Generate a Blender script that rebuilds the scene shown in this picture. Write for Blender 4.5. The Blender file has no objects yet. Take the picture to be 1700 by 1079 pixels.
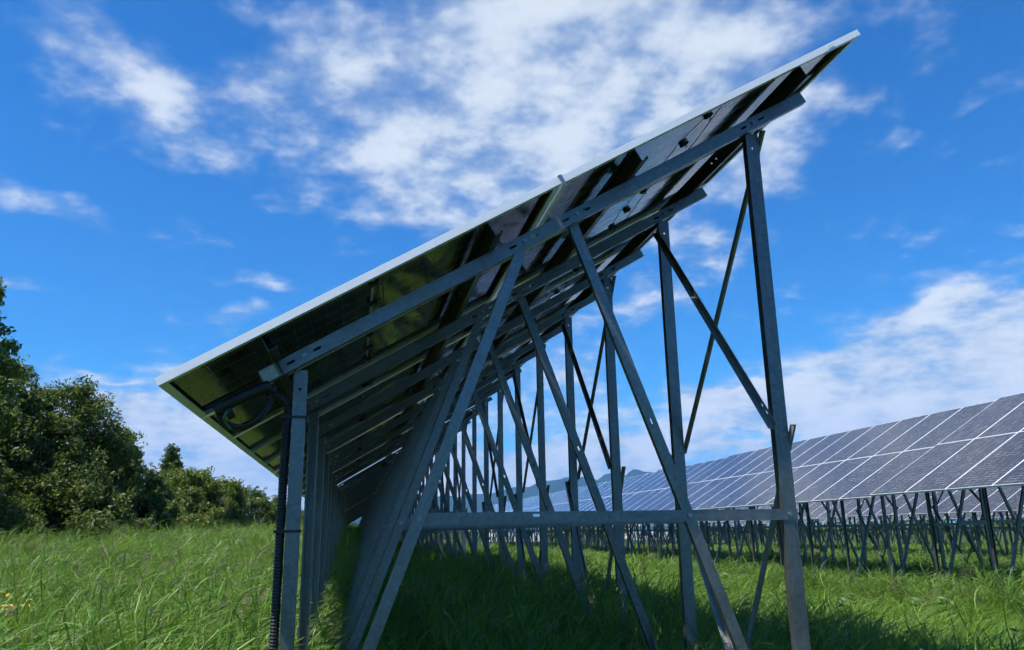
import bpy, bmesh, math, random
import numpy as np
from mathutils import Vector, Matrix, Euler

random.seed(7); rng = np.random.default_rng(7)
S = bpy.context.scene
COL = S.collection
R = math.radians

# ------------------------------------------------------------------ camera
F_PX, PITCH, ROLL, YAW, CAM_Z = 1309.3, 0.2559, -0.0158, 0.1984, 1.5
fw = Vector((math.sin(YAW)*math.cos(PITCH), math.cos(YAW)*math.cos(PITCH), math.sin(PITCH)))
rt0 = Vector((math.cos(YAW), -math.sin(YAW), 0)); up0 = rt0.cross(fw)
rt = rt0*math.cos(ROLL) + up0*math.sin(ROLL); up = up0*math.cos(ROLL) - rt0*math.sin(ROLL)
cd = bpy.data.cameras.new('camera'); cam = bpy.data.objects.new('camera', cd); COL.objects.link(cam)
cam.matrix_world = Matrix(((rt.x, up.x, -fw.x, 0), (rt.y, up.y, -fw.y, 0), (rt.z, up.z, -fw.z, CAM_Z), (0, 0, 0, 1)))
cd.sensor_width = 36; cd.lens = 36*F_PX/1700; cd.clip_start = 0.05; cd.clip_end = 30000
S.camera = cam
S.cycles.max_bounces = 6; S.cycles.diffuse_bounces = 3; S.cycles.glossy_bounces = 3; S.cycles.transmission_bounces = 3; S.cycles.volume_bounces = 0
S.cycles.use_adaptive_sampling = True; S.cycles.adaptive_threshold = 0.04; S.cycles.adaptive_min_samples = 10
S.cycles.caustics_reflective = False; S.cycles.caustics_refractive = False

# ------------------------------------------------------------------ light
SUN_AZ = Vector((-1.0, -0.40)).normalized()      # towards the sun, seen from above
SUN_EL = R(61)
S.view_settings.view_transform = 'Standard'; S.view_settings.look = 'None'
S.view_settings.exposure = 0.80; S.view_settings.gamma = 1.0
S.view_settings.use_curve_mapping = False
sd = bpy.data.lights.new('sun', 'SUN'); sd.energy = 5.0; sd.angle = R(0.53); sd.color = (1.0, 0.95, 0.87)
sun = bpy.data.objects.new('sun', sd); COL.objects.link(sun)
to_sun = Vector((SUN_AZ.x*math.cos(SUN_EL), SUN_AZ.y*math.cos(SUN_EL), math.sin(SUN_EL)))
sun.rotation_euler = (-to_sun).to_track_quat('-Z', 'Y').to_euler(); sun.location = (0, 0, 30)

class NT:
    """small helper for building node trees"""
    def __init__(self, tree): self.t = tree; self.n = tree.nodes; self.l = tree.links
    def node(self, typ, **kw):
        nd = self.n.new(typ)
        for k, v in kw.items(): setattr(nd, k, v)
        return nd
    def put(self, sock, v):
        if isinstance(v, bpy.types.NodeSocket): self.l.new(v, sock)
        elif v is not None: sock.default_value = v
    def m(self, op, a, b=None, c=None, clamp=False):
        nd = self.node('ShaderNodeMath', operation=op, use_clamp=clamp)
        for i, v in enumerate((a, b, c)):
            if v is not None: self.put(nd.inputs[i], v)
        return nd.outputs[0]
    def vm(self, op, a, b=None):
        nd = self.node('ShaderNodeVectorMath', operation=op)
        self.put(nd.inputs[0], a)
        if b is not None: self.put(nd.inputs[3 if op == 'SCALE' else 1], b)
        return nd.outputs['Value'] if op in ('DOT_PRODUCT', 'LENGTH') else nd.outputs[0]
    def noise(self, vec, scale, detail=4, rough=0.55, dist=0.0, col=False):
        nd = self.node('ShaderNodeTexNoise')
        self.put(nd.inputs['Vector'], vec); nd.inputs['Scale'].default_value = scale
        nd.inputs['Detail'].default_value = detail; nd.inputs['Roughness'].default_value = rough
        nd.inputs['Distortion'].default_value = dist
        return nd.outputs['Color' if col else 'Fac']
    def mix(self, fac, a, b):
        nd = self.node('ShaderNodeMix', data_type='RGBA')
        self.put(nd.inputs[0], fac)
        for i, v in ((6, a), (7, b)):
            if isinstance(v, tuple) and len(v) == 3: v = v + (1,)
            self.put(nd.inputs[i], v)
        return nd.outputs[2]
    def ss(self, v, lo, hi, a=0.0, b=1.0):
        nd = self.node('ShaderNodeMapRange', interpolation_type='SMOOTHSTEP')
        self.put(nd.inputs[0], v)
        for i, q in enumerate((lo, hi, a, b)): self.put(nd.inputs[i+1], q)
        return nd.outputs[0]
    def ramp(self, v, stops):
        nd = self.node('ShaderNodeValToRGB'); self.put(nd.inputs[0], v)
        e = nd.color_ramp.elements
        while len(e) < len(stops): e.new(0.5)
        for el, (p, c) in zip(e, stops): el.position = p; el.color = c + (1,)
        return nd.outputs[0]

def ray(u, v):
    return fw + rt*((u-850)/F_PX) + up*((539.5-v)/F_PX)

def build_sky():
    w = bpy.data.worlds.new('World'); S.world = w; w.use_nodes = True
    T = NT(w.node_tree); T.n.clear()
    out = T.node('ShaderNodeOutputWorld'); bg = T.node('ShaderNodeBackground')
    sky = T.node('ShaderNodeTexSky', sky_type='NISHITA'); sky.sun_disc = False
    sky.sun_elevation = SUN_EL; sky.sun_rotation = math.atan2(SUN_AZ.x, SUN_AZ.y)
    sky.air_density = 1.0; sky.dust_density = 0.25; sky.ozone_density = 3.0; sky.altitude = 20
    hs = T.node('ShaderNodeHueSaturation'); T.l.new(sky.outputs[0], hs.inputs['Color'])
    hs.inputs['Saturation'].default_value = 1.22; hs.inputs['Value'].default_value = 1.0
    tc = T.node('ShaderNodeTexCoord'); d = T.vm('NORMALIZE', tc.outputs['Generated'])
    sep = T.node('ShaderNodeSeparateXYZ'); T.l.new(d, sep.inputs[0])
    x, y, z = sep.outputs
    # cloud layer seen in perspective: project the direction on a high plane
    zz = T.m('ADD', T.m('MAXIMUM', z, 0.0), 0.22)
    cmb = T.node('ShaderNodeCombineXYZ')
    T.put(cmb.inputs[0], T.m('DIVIDE', x, zz)); T.put(cmb.inputs[1], T.m('DIVIDE', y, zz)); cmb.inputs[2].default_value = 3.7
    plane = cmb.outputs[0]
    az = T.m('MULTIPLY', T.m('ARCTAN2', x, y), 180/math.pi)
    el = T.m('MULTIPLY', T.m('ARCSINE', z), 180/math.pi)
    wn = T.noise(plane, 3.2, 2, 0.55, col=True)
    ws = T.node('ShaderNodeSeparateXYZ'); T.l.new(wn, ws.inputs[0])
    azw = T.m('ADD', az, T.m('MULTIPLY', T.m('SUBTRACT', ws.outputs[0], 0.5), 13.0))
    elw = T.m('ADD', el, T.m('MULTIPLY', T.m('SUBTRACT', ws.outputs[1], 0.5), 8.0))
    # cloud banks: (azimuth, elevation, half width, half height, tilt, weight) in degrees of sky
    total = None
    vv = T.node('ShaderNodeCombineXYZ'); T.put(vv.inputs[0], azw); T.put(vv.inputs[1], elw); vv.inputs[2].default_value = 1.0
    V = vv.outputs[0]
    for (a, e, ra, re, tilt, wgt) in CLOUD_BANKS:
        c, s = math.cos(R(tilt)), math.sin(R(tilt))
        p = T.vm('DOT_PRODUCT', V, (c/ra, s/ra, -(c*a+s*e)/ra))
        q = T.vm('DOT_PRODUCT', V, (-s/re, c/re, -(-s*a+c*e)/re))
        r2 = T.m('MULTIPLY_ADD', p, p, T.m('MULTIPLY', q, q))
        total = T.m('MULTIPLY_ADD', T.m('POWER', 0.3679, r2), wgt, 0.0 if total is None else total)
    low = T.ss(el, 7.0, 17.0)
    total = T.m('MINIMUM', T.m('MULTIPLY', total, T.m('SUBTRACT', 1.2, T.m('MULTIPLY', low, 0.2))), T.m('SUBTRACT', 1.2, T.m('MULTIPLY', low, 0.22)))
    n1 = T.noise(plane, 7.0, 5, 0.54)
    n2 = T.noise(plane, 22.0, 3, 0.55)
    st = T.vm('MULTIPLY', d, (15.0, 15.0, 26.0)); n3 = T.noise(st, 1.0, 5, 0.55)      # heaped clouds low down
    n1 = T.m('ADD', T.m('MULTIPLY', n1, low), T.m('MULTIPLY', n3, T.m('SUBTRACT', 1.0, low)))
    dens = T.m('ADD', total, T.m('ADD', T.m('MULTIPLY', T.m('SUBTRACT', n1, 0.5), 2.1), T.m('MULTIPLY', T.m('SUBTRACT', n2, 0.5), 0.42)))
    cover = T.m('MULTIPLY', T.ss(dens, 0.16, 1.22), T.ss(el, 6.0, 30.0, 0.98, 0.90))
    tn = T.m('ADD', T.m('MULTIPLY', T.m('SUBTRACT', n1, 0.5), 2.6), T.m('MULTIPLY', T.m('SUBTRACT', n2, 0.5), 0.9))
    tone = T.ss(T.m('ADD', tn, T.m('MULTIPLY', T.m('MINIMUM', dens, 1.0), 0.7)), 0.0, 1.15)
    ccol = T.mix(tone, CLOUD_DARK, CLOUD_LIGHT)
    blue = T.mix(1.0, hs.outputs[0], (1, 1, 1)); blue.node.blend_type = 'MULTIPLY'; blue.node.inputs[7].default_value = SKY_TINT + (1,)
    col = T.mix(cover, blue, ccol)
    T.l.new(col, bg.inputs[0]); bg.inputs[1].default_value = 0.085
    T.l.new(bg.outputs[0], out.inputs[0])
    w.cycles.sampling_method = 'MANUAL'; w.cycles.sample_map_resolution = 512

SKY_TINT = (0.31, 0.86, 1.20)
CLOUD_DARK = (2.8, 3.7, 5.0); CLOUD_LIGHT = (5.6, 6.1, 6.6)
def bank(px, py, rx, ry, tilt, w):
    d = ray(px, py).normalized()
    return (math.degrees(math.atan2(d.x, d.y)), math.degrees(math.asin(d.z)), rx*0.0425, ry*0.0425, tilt, w)
CLOUD_BANKS = [bank(*b) for b in (
    (870, 100, 330, 170, 0, 1.15), (1000, 230, 240, 140, 20, .9), (680, 200, 210, 120, -25, .6), (650, 320, 190, 75, -20, .6),
    (1140, 60, 210, 120, 0, .6), (1270, 240, 130, 85, 10, .8), (520, 60, 90, 70, 0, .35),
    (190, 150, 150, 50, -20, .42), (60, 50, 130, 50, -15, .42), (330, 215, 150, 55, -20, .48), (420, 130, 90, 60, 0, .4),
    (40, 355, 75, 32, -10, .6), (45, 480, 70, 24, -5, .55), (155, 602, 40, 11, 0, .55),
    (480, 472, 110, 22, 3, .62), (410, 540, 100, 25, 3, .6), (640, 540, 120, 40, 5, .6),
    (340, 740, 210, 90, -8, 1.3), (210, 690, 100, 32, -10, .65), (120, 800, 200, 60, 0, .5),
    (1065, 490, 70, 45, 0, .65), (1180, 400, 90, 40, 0, .5), (1210, 440, 60, 30, 0, .4),
    (920, 620, 130, 80, 10, .75), (1010, 760, 170, 50, 4, .8), (800, 780, 200, 60, 0, .8), (600, 760, 200, 90, 0, .7),
    (1440, 605, 230, 50, 12, 1.05), (1290, 690, 180, 36, 6, .7), (1600, 660, 260, 85, 6, 1.1), (1660, 488, 70, 26, 6, .6), (1620, 210, 90, 12, 14, .28), (1600, 410, 60, 18, 0, .25),
)] + [(80, 30, 22, 9, 0, .6), (70, 12, 30, 6, 0, .6), (120, 20, 25, 8, 0, .6), (160, 35, 20, 10, 10, .6), (-160, 15, 30, 6, 0, .6), (-120, 40, 22, 10, -8, .6),
     (-90, 14, 28, 6, 0, .6), (-60, 30, 20, 8, 5, .5), (-45, 9, 18, 4, 0, .5), (-100, 60, 30, 9, 0, .6), (60, 65, 40, 9, 0, .6), (175, 60, 40, 8, 0, .6), (10, 55, 30, 9, 0, .5)]
build_sky()

# ------------------------------------------------------------------ materials
def new_mat(name):
    m = bpy.data.materials.new(name); m.use_nodes = True
    T = NT(m.node_tree); b = T.n['Principled BSDF']
    return m, T, b
def simple(name, col, rough=0.5, metal=0.0, var=0.25, scale=12, spec=0.5):
    m, T, b = new_mat(name)
    tc = T.node('ShaderNodeTexCoord')
    n = T.noise(tc.outputs['Object'], scale, 5, 0.6)
    T.put(b.inputs['Base Color'], T.mix(n, tuple(c*(1-var) for c in col), tuple(min(1, c*(1+var)) for c in col)))
    b.inputs['Roughness'].default_value = rough; b.inputs['Metallic'].default_value = metal
    b.inputs['Specular IOR Level'].default_value = spec
    return m
M = {}
def galv(name, col, metal=0.55, rough=0.42):
    m, T, b = new_mat(name)
    tc = T.node('ShaderNodeTexCoord'); oi = T.node('ShaderNodeObjectInfo')
    off = T.vm('ADD', tc.outputs['Object'], T.vm('SCALE', oi.outputs['Location'], 1.3))
    vo = T.node('ShaderNodeTexVoronoi'); T.put(vo.inputs['Vector'], off); vo.inputs['Scale'].default_value = 55
    n = T.noise(off, 6, 6, 0.65)
    sm = T.node('ShaderNodeMapping'); T.put(sm.inputs[0], off); sm.inputs['Scale'].default_value = (1.2, 40, 40)
    st = T.noise(sm.outputs[0], 3, 4, 0.6)
    f = T.m('ADD', T.m('MULTIPLY', vo.outputs['Color'], 0.22), T.m('ADD', T.m('MULTIPLY', n, 0.5), T.m('MULTIPLY', st, 0.3)))
    f = T.m('ADD', f, T.m('MULTIPLY', T.m('SUBTRACT', oi.outputs['Random'], 0.5), 0.16))
    T.put(b.inputs['Base Color'], T.mix(T.ss(f, 0.2, 0.85), tuple(c*0.62 for c in col), tuple(c*1.25 for c in col)))
    base = b.inputs['Base Color'].links[0].from_socket
    stain = T.m('MULTIPLY', T.ss(T.noise(off, 17, 4, 0.7), 0.60, 0.72), 0.22)
    T.put(b.inputs['Base Color'], T.mix(stain, base, tuple(min(1, c*1.7) for c in col)))
    T.put(b.inputs['Metallic'], T.m('SUBTRACT', metal, T.m('MULTIPLY', stain, 0.8)))
    T.put(b.inputs['Roughness'], T.ss(n, 0.2, 0.8, rough-0.08, rough+0.16))
    return m
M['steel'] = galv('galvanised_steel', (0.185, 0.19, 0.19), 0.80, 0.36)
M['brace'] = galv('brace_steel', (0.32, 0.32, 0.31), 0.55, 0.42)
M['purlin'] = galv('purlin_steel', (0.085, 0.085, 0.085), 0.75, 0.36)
M['alu'] = simple('anodised_aluminium', (0.86, 0.87, 0.88), 0.42, 0.15, 0.06, 3)
M['bolt'] = simple('zinc_bolt', (0.26, 0.28, 0.30), 0.35, 0.8, 0.15, 60)
M['black'] = simple('black_plastic', (0.012, 0.012, 0.013), 0.5, 0, 0.3, 30)
M['cablegreen'] = simple('green_earth_wire', (0.02, 0.14, 0.05), 0.4, 0, 0.2, 30)
M['sticker'] = simple('white_sticker', (0.75, 0.76, 0.76), 0.4, 0, 0.05, 20)
M['tape'] = simple('worn_white_tape', (0.5, 0.52, 0.52), 0.5, 0, 0.6, 60)

def lines(T, coord, period, width, off=0.0):
    d = T.m('PINGPONG', T.m('SUBTRACT', coord, off), period/2)
    return T.m('LESS_THAN', d, width/2)
PW, PL, PT = 0.991, 2.035, 0.036           # module width, length, frame depth
def glass(name, back):
    m, T, b = new_mat(name)
    tc = T.node('ShaderNodeTexCoord'); sp = T.node('ShaderNodeSeparateXYZ'); T.l.new(tc.outputs['Object'], sp.inputs[0])
    x, y = sp.outputs[0], sp.outputs[1]; oi = T.node('ShaderNodeObjectInfo')
    colgap = lines(T, y, 0.1585, 0.006 if back else 0.0035, 0.017)
    rowgap = T.m('MULTIPLY', lines(T, x, 0.0825, 0.0025 if back else 0.009, 0.0275), 0.5 if back else T.ss(T.noise(T.vm('ADD', tc.outputs['Object'], oi.outputs['Location']), 5, 3), 0.35, 0.7))
    bus = lines(T, y, 0.1585/5, 0.0011, 0.017+0.0158)
    mid = T.m('LESS_THAN', T.m('ABSOLUTE', T.m('SUBTRACT', x, PL/2)), 0.008)
    if back:
        cell, gap, bc, mc = (0.006, 0.007, 0.011), (0.30, 0.305, 0.31), (0.015, 0.016, 0.018), (0.55, 0.56, 0.56)
    else:
        cell, gap, bc, mc = (0.012, 0.013, 0.026), (0.25, 0.255, 0.27), (0.06, 0.062, 0.07), (0.06, 0.066, 0.085)
    n = T.noise(T.vm('ADD', tc.outputs['Object'], oi.outputs['Location']), 1.7, 3)
    c0 = T.mix(T.m('MULTIPLY', T.m('ADD', n, oi.outputs['Random']), 0.5), tuple(c*0.75 for c in cell), tuple(c*1.35 for c in cell))
    c1 = T.mix(bus, c0, bc); c2 = T.mix(T.m('MAXIMUM', colgap, rowgap), c1, gap); c3 = T.mix(mid, c2, mc)
    T.put(b.inputs['Base Color'], c3)
    r = T.noise(tc.outputs['Object'], 9, 5, 0.7)
    T.put(b.inputs['Roughness'], T.ss(r, 0.3, 0.75, 0.05 if back else 0.09, 0.16 if back else 0.22))
    b.inputs['IOR'].default_value = 1.29 if back else 1.5
    wv = T.noise(tc.outputs['Object'], 2.2, 2)
    bp = T.node('ShaderNodeBump'); bp.inputs['Strength'].default_value = 0.05; bp.inputs['Distance'].default_value = 0.05
    T.l.new(wv, bp.inputs['Height']); T.l.new(bp.outputs[0], b.inputs['Normal'])
    return m
M['front'] = glass('cell_glass_front', False); M['back'] = glass('cell_glass_back', True)

def foliage(name, stops, trans=0.35, rough=0.5, island=0.65):
    m, T, b = new_mat(name)
    g = T.node('ShaderNodeNewGeometry'); oi = T.node('ShaderNodeObjectInfo')
    f = T.m('ADD', T.m('MULTIPLY', g.outputs['Random Per Island'], island), T.m('MULTIPLY', oi.outputs['Random'], 1-island))
    c = T.ramp(f, stops)
    T.put(b.inputs['Base Color'], c); b.inputs['Roughness'].default_value = rough
    b.inputs['Specular IOR Level'].default_value = 0.35
    tr = T.node('ShaderNodeBsdfTranslucent')
    T.l.new(T.mix(0.5, c, T.mix(1.0, c, (0.16, 0.22, 0.02))), tr.inputs[0])
    mx = T.node('ShaderNodeMixShader'); mx.inputs[0].default_value = trans
    T.l.new(b.outputs[0], mx.inputs[1]); T.l.new(tr.outputs[0], mx.inputs[2])
    T.l.new(mx.outputs[0], T.n['Material Output'].inputs[0])
    return m
M['reed'] = foliage('reed_leaf', [(0.0, (0.045, 0.119, 0.014)), (0.45, (0.104, 0.232, 0.027)), (0.8, (0.172, 0.307, 0.044)), (0.93, (0.234, 0.297, 0.072)), (1.0, (0.379, 0.356, 0.160))], .42)
M['grass'] = foliage('meadow_grass', [(0.0, (0.056, 0.136, 0.010)), (0.45, (0.093, 0.198, 0.014)), (0.85, (0.149, 0.261, 0.024)), (1.0, (0.334, 0.309, 0.119))], .42)
M['plume'] = foliage('reed_plume', [(0.0, (0.115, 0.088, 0.068)), (1.0, (0.245, 0.216, 0.144))], 0.3, 0.8)
M['straw'] = foliage('dead_straw', [(0.0, (0.160, 0.120, 0.056)), (1.0, (0.336, 0.272, 0.144))], .25, .7)
M['weed'] = foliage('broad_weed_leaf', [(0.0, (0.035, 0.08, 0.015)), (1.0, (0.10, 0.17, 0.03))], .3, .45)
M['bark'] = simple('bark', (0.07, 0.055, 0.04), 0.9, 0, 0.5, 9)
M['petal'] = simple('yellow_petal', (0.55, 0.38, 0.02), 0.6, 0, 0.2, 40)
M['stem'] = simple('flower_stem', (0.05, 0.10, 0.02), 0.6, 0, 0.3, 30)

# ------------------------------------------------------------------ mesh helpers
class MB:
    def __init__(self): self.v = []; self.f = []; self.mi = []
    def add(self, vs, fs, mi=0):
        o = len(self.v); self.v += [tuple(p) for p in vs]
        self.f += [tuple(i+o for i in q) for q in fs]; self.mi += [mi]*len(fs)
    def box(self, x0, x1, y0, y1, z0, z1, mi=0):
        self.add([(x0,y0,z0),(x1,y0,z0),(x1,y1,z0),(x0,y1,z0),(x0,y0,z1),(x1,y0,z1),(x1,y1,z1),(x0,y1,z1)],
                 [(3,2,1,0),(4,5,6,7),(0,1,5,4),(1,2,6,5),(2,3,7,6),(3,0,4,7)], mi)
    def tube(self, pts, rad, seg=8, mi=0, cap=True):
        pts = [Vector(p) for p in pts]; n = len(pts)
        rs = rad if hasattr(rad, '__len__') else [rad]*n
        ref = None; vs = []
        for i, p in enumerate(pts):
            t = (pts[min(i+1, n-1)] - pts[max(i-1, 0)]).normalized()
            if ref is None: ref = t.orthogonal().normalized()
            ref = (ref - t*ref.dot(t)).normalized(); b = t.cross(ref)
            for k in range(seg):
                a = 2*math.pi*k/seg; vs.append(p + (ref*math.cos(a) + b*math.sin(a))*rs[i])
        fs = [(i*seg+k, i*seg+(k+1) % seg, (i+1)*seg+(k+1) % seg, (i+1)*seg+k) for i in range(n-1) for k in range(seg)]
        if cap: fs += [tuple(range(seg))[::-1], tuple(range((n-1)*seg, n*seg))]
        self.add(vs, fs, mi)
    def mesh(self, name, mats, smooth=False):
        me = bpy.data.meshes.new(name); me.from_pydata(self.v, [], self.f)
        for m in mats: me.materials.append(m)
        if len(mats) > 1: me.polygons.foreach_set('material_index', self.mi)
        if smooth: me.polygons.foreach_set('use_smooth', [True]*len(self.f))
        me.update(); return me

def link(name, me, parent=None, mat=None, loc=None, rot=None):
    o = bpy.data.objects.new(name, me); COL.objects.link(o)
    if parent is not None: o.parent = parent
    if mat is not None: o.matrix_basis = mat
    if loc is not None: o.location = loc
    if rot is not None: o.rotation_euler = rot
    return o
def tag(o, label=None, cat=None, group=None, kind=None):
    for k, v in (('label', label), ('category', cat), ('group', group), ('kind', kind)):
        if v: o[k] = v
    return o
def empty(name, loc):
    o = bpy.data.objects.new(name, None); COL.objects.link(o); o.location = loc; o.empty_display_size = 0.3
    return o

def slotted_web(mb, L, h, t, slots):
    """web plate y 0..t, x 0..L, z -h/2..h/2 with real slotted holes (x, z, length, height)"""
    slots = sorted(slots); x = 0.0
    for (sx, sz, sl, sh) in slots:
        a, b = sx - sl/2 - 0.004, sx + sl/2 + 0.004
        if a <= x + 0.001: continue
        mb.box(x, a, 0, t, -h/2, h/2)
        # hole cell
        k = min(sl, sh)*0.3
        oct_ = [(sx-sl/2+k, sz-sh/2), (sx+sl/2-k, sz-sh/2), (sx+sl/2, sz-sh/2+k), (sx+sl/2, sz+sh/2-k),
                (sx+sl/2-k, sz+sh/2), (sx-sl/2+k, sz+sh/2), (sx-sl/2, sz+sh/2-k), (sx-sl/2, sz-sh/2+k)]
        rec = [(a, -h/2), (b, -h/2), (b, h/2), (a, h/2)]
        vs = [(p[0], 0, p[1]) for p in rec + oct_] + [(p[0], t, p[1]) for p in rec + oct_]
        ring = [(0,1,5,4), (1,6,5), (1,2,7,6), (2,8,7), (2,3,9,8), (3,10,9), (3,0,11,10), (0,4,11)]
        fs = list(ring) + [tuple(i+12 for i in q[::-1]) for q in ring]
        fs += [(4+i, 4+(i+1) % 8, 16+(i+1) % 8, 16+i) for i in range(8)]
        fs += [(1, 0, 12, 13), (3, 2, 14, 15)]
        mb.add(vs, fs); x = b
    mb.box(x, L, 0, t, -h/2, h/2)
def channel(name, L, h, b, t=0.0035, lip=0.012, slots=(), top=1, bot=1, mat='steel'):
    """cold-formed section along +x: web faces -y, flanges towards +y (top/bot = -1 turns one round, 0 omits)"""
    mb = MB(); slotted_web(mb, L, h, t, slots)
    for side, sgn in ((top, 1), (bot, -1)):
        if side == 0: continue
        z0, z1 = (h/2-t, h/2) if sgn > 0 else (-h/2, -h/2+t)
        y0, y1 = (t, b) if side > 0 else (-b+t, 0)
        mb.box(0, L, y0, y1, z0, z1)
        if lip:
            ly0, ly1 = (b-t, b) if side > 0 else (-b+t, -b+2*t)
            lz0, lz1 = (h/2-lip, h/2-t) if sgn > 0 else (-h/2+t, -h/2+lip)
            mb.box(0, L, ly0, ly1, lz0, lz1)
    return mb.mesh(name, [M[mat]])
def in_frame(x0, z0, x1, z1, y=0.0):
    """matrix for a member that runs in the frame plane from (x0,z0) to (x1,z1), web towards the viewer"""
    a = math.atan2(z1-z0, x1-x0)
    return Matrix.Translation((x0, y, z0)) @ Matrix.Rotation(-a, 4, 'Y')

# ------------------------------------------------------------------ terrain
def gz(x, y):
    return -0.011*np.clip(x-1.0, 0, 60)
def build_ground():
    g = np.concatenate([-np.geomspace(70, 4500, 18)[::-1], np.arange(-66, 67, 3), np.geomspace(70, 4500, 18)])
    X, Y = np.meshgrid(g, g, indexing='ij'); Z = gz(X, Y)
    n = len(g); v = np.stack([X, Y, Z], -1).reshape(-1, 3)
    i = np.arange(n-1)[:, None]*n + np.arange(n-1)[None]; i = i.ravel()
    f = np.stack([i, i+n, i+n+1, i+1], -1)
    me = bpy.data.meshes.new('ground'); me.from_pydata(v.tolist(), [], f.tolist())
    m, T, b = new_mat('meadow_soil')
    tc = T.node('ShaderNodeTexCoord')
    n1 = T.noise(tc.outputs['Object'], 0.35, 8, 0.65); n2 = T.noise(tc.outputs['Object'], 14, 6, 0.7)
    c = T.mix(n1, (0.022, 0.045, 0.010), (0.05, 0.085, 0.018))
    T.put(b.inputs['Base Color'], T.mix(T.ss(n2, 0.45, 0.75), c, (0.05, 0.045, 0.022)))
    b.inputs['Roughness'].default_value = 0.95; b.inputs['Specular IOR Level'].default_value = 0.1
    bp = T.node('ShaderNodeBump'); bp.inputs['Strength'].default_value = 0.8; bp.inputs['Distance'].default_value = 0.1
    T.l.new(n2, bp.inputs['Height']); T.l.new(bp.outputs[0], b.inputs['Normal'])
    me.materials.append(m)
    tag(link('ground', me), kind='structure')
build_ground()

def build_hills():
    az = np.radians(np.linspace(-60, 75, 400)); rr = np.linspace(2500, 4000, 28)
    def fbm(p, seed, octs, base):
        r = np.random.default_rng(seed); o = np.zeros_like(p)
        for k in range(octs):
            ph = r.uniform(0, 6.28, 3); fr = base*2**k
            o += (np.sin(p*fr+ph[0]) + 0.6*np.sin(p*fr*1.37+ph[1]))/(1.6*1.75**k)
        return o
    ad = np.degrees(az)
    # ridge elevation (degrees) against azimuth
    ctrl = [(-60, 1.5), (-20, 1.2), (-8, 1.3), (-3.6, 1.7), (3, 2.3), (7, 2.55), (10, 2.75), (12.3, 3.0), (14.2, 3.45), (15.6, 3.6), (18, 3.5), (20, 3.75), (26, 4.1), (32, 3.5), (45, 2.6), (75, 1.8)]
    ridge = np.interp(ad, [c[0] for c in ctrl], [c[1] for c in ctrl]) + 0.08*fbm(az, 3, 6, 28)
    H = np.tan(np.radians(ridge))*3300
    A, Q = np.meshgrid(az, rr, indexing='ij')
    prof = np.clip(1 - np.abs(Q-3300)/850.0, 0, 1)**0.8
    spur = 1 + 0.22*(1-prof)*fbm(A*9+Q*0.004, 5, 4, 6) + 0.10*(prof < 0.98)*fbm(Q*0.012+A*20, 8, 4, 2)
    Z = np.where(prof > 0, H[:, None]*prof*spur, -2) - 1.0
    v = np.stack([Q*np.sin(A), Q*np.cos(A), Z], -1).reshape(-1, 3); n = len(rr)
    i = (np.arange(len(az)-1)[:, None]*n + np.arange(n-1)[None]).ravel()
    f = np.stack([i, i+1, i+n+1, i+n], -1)
    me = bpy.data.meshes.new('hills'); me.from_pydata(v.tolist(), [], f.tolist())
    me.polygons.foreach_set('use_smooth', [True]*len(f))
    m, T, b = new_mat('wooded_hill')
    tc = T.node('ShaderNodeTexCoord'); n1 = T.noise(tc.outputs['Object'], 0.012, 8, 0.7)
    T.put(b.inputs['Base Color'], T.mix(n1, (0.010, 0.024, 0.016), (0.022, 0.044, 0.028)))
    b.inputs['Roughness'].default_value = 1.0; b.inputs['Specular IOR Level'].default_value = 0.0
    me.materials.append(m)
    tag(link('hills', me), kind='structure')
build_hills()

# ------------------------------------------------------------------ solar tables
TILT = 0.5339; CT, ST = math.cos(TILT), math.sin(TILT)
SLOPE = 4.0896; COLW = 1.0; NCOL = 12
BAY = 1.342; INSET = 0.2775; NFR = 9
XA, ZA = -0.8025, CAM_Z + 0.6022           # low edge of the near table (underside)
# all table-local: origin on the ground under the low edge's near end
U = Vector((CT, 0, ST)); N = Vector((-ST, 0, CT))
def on_slope(s, d): return Vector((s*CT - d*ST, 0, ZA + s*ST + d*CT))    # s up the slope, d above the underside plane

def module_meshes():
    f = MB(); w = 0.0085; fl = 0.028; t = 0.002
    f.box(0, PL, 0, w, 0, PT); f.box(0, PL, PW-w, PW, 0, PT)
    f.box(0, w, w, PW-w, 0, PT); f.box(PL-w, PL, w, PW-w, 0, PT)
    f.box(w, PL-w, w, w+fl, 0, t); f.box(w, PL-w, PW-w-fl, PW-w, 0, t)
    f.box(w, w+fl, w+fl, PW-w-fl, 0, t); f.box(PL-w-fl, PL-w, w+fl, PW-w-fl, 0, t)
    frame = f.mesh('module_frame', [M['alu']])
    g = MB(); g.box(w, PL-w, w, PW-w, PT-0.005, PT-0.002); front = g.mesh('front_glass', [M['front']])
    g = MB(); g.box(w, PL-w, w, PW-w, PT-0.010, PT-0.0052); back = g.mesh('back_glass', [M['back']])
    j = MB(); j.box(-0.022, 0.022, -0.018, 0.018, 0, 0.014)
    j.box(-0.017, 0.017, -0.014, 0.014, -0.004, 0); j.tube([(0.018, 0.012, 0.006), (0.04, 0.05, -0.002), (0.06, 0.09, 0.004)], 0.003, 6)
    jb = j.mesh('junction_box', [M['black']])
    o = MB(); o.v, o.f, o.mi = list(f.v), list(f.f), list(f.mi)
    o.box(w, PL-w, w, PW-w, PT-0.005, PT-0.002, 1); o.box(w, PL-w, w, PW-w, PT-0.010, PT-0.0052, 2)
    whole = o.mesh('module_whole', [M['alu'], M['front'], M['back']])
    return frame, front, back, jb, whole
MOD = module_meshes()

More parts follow.
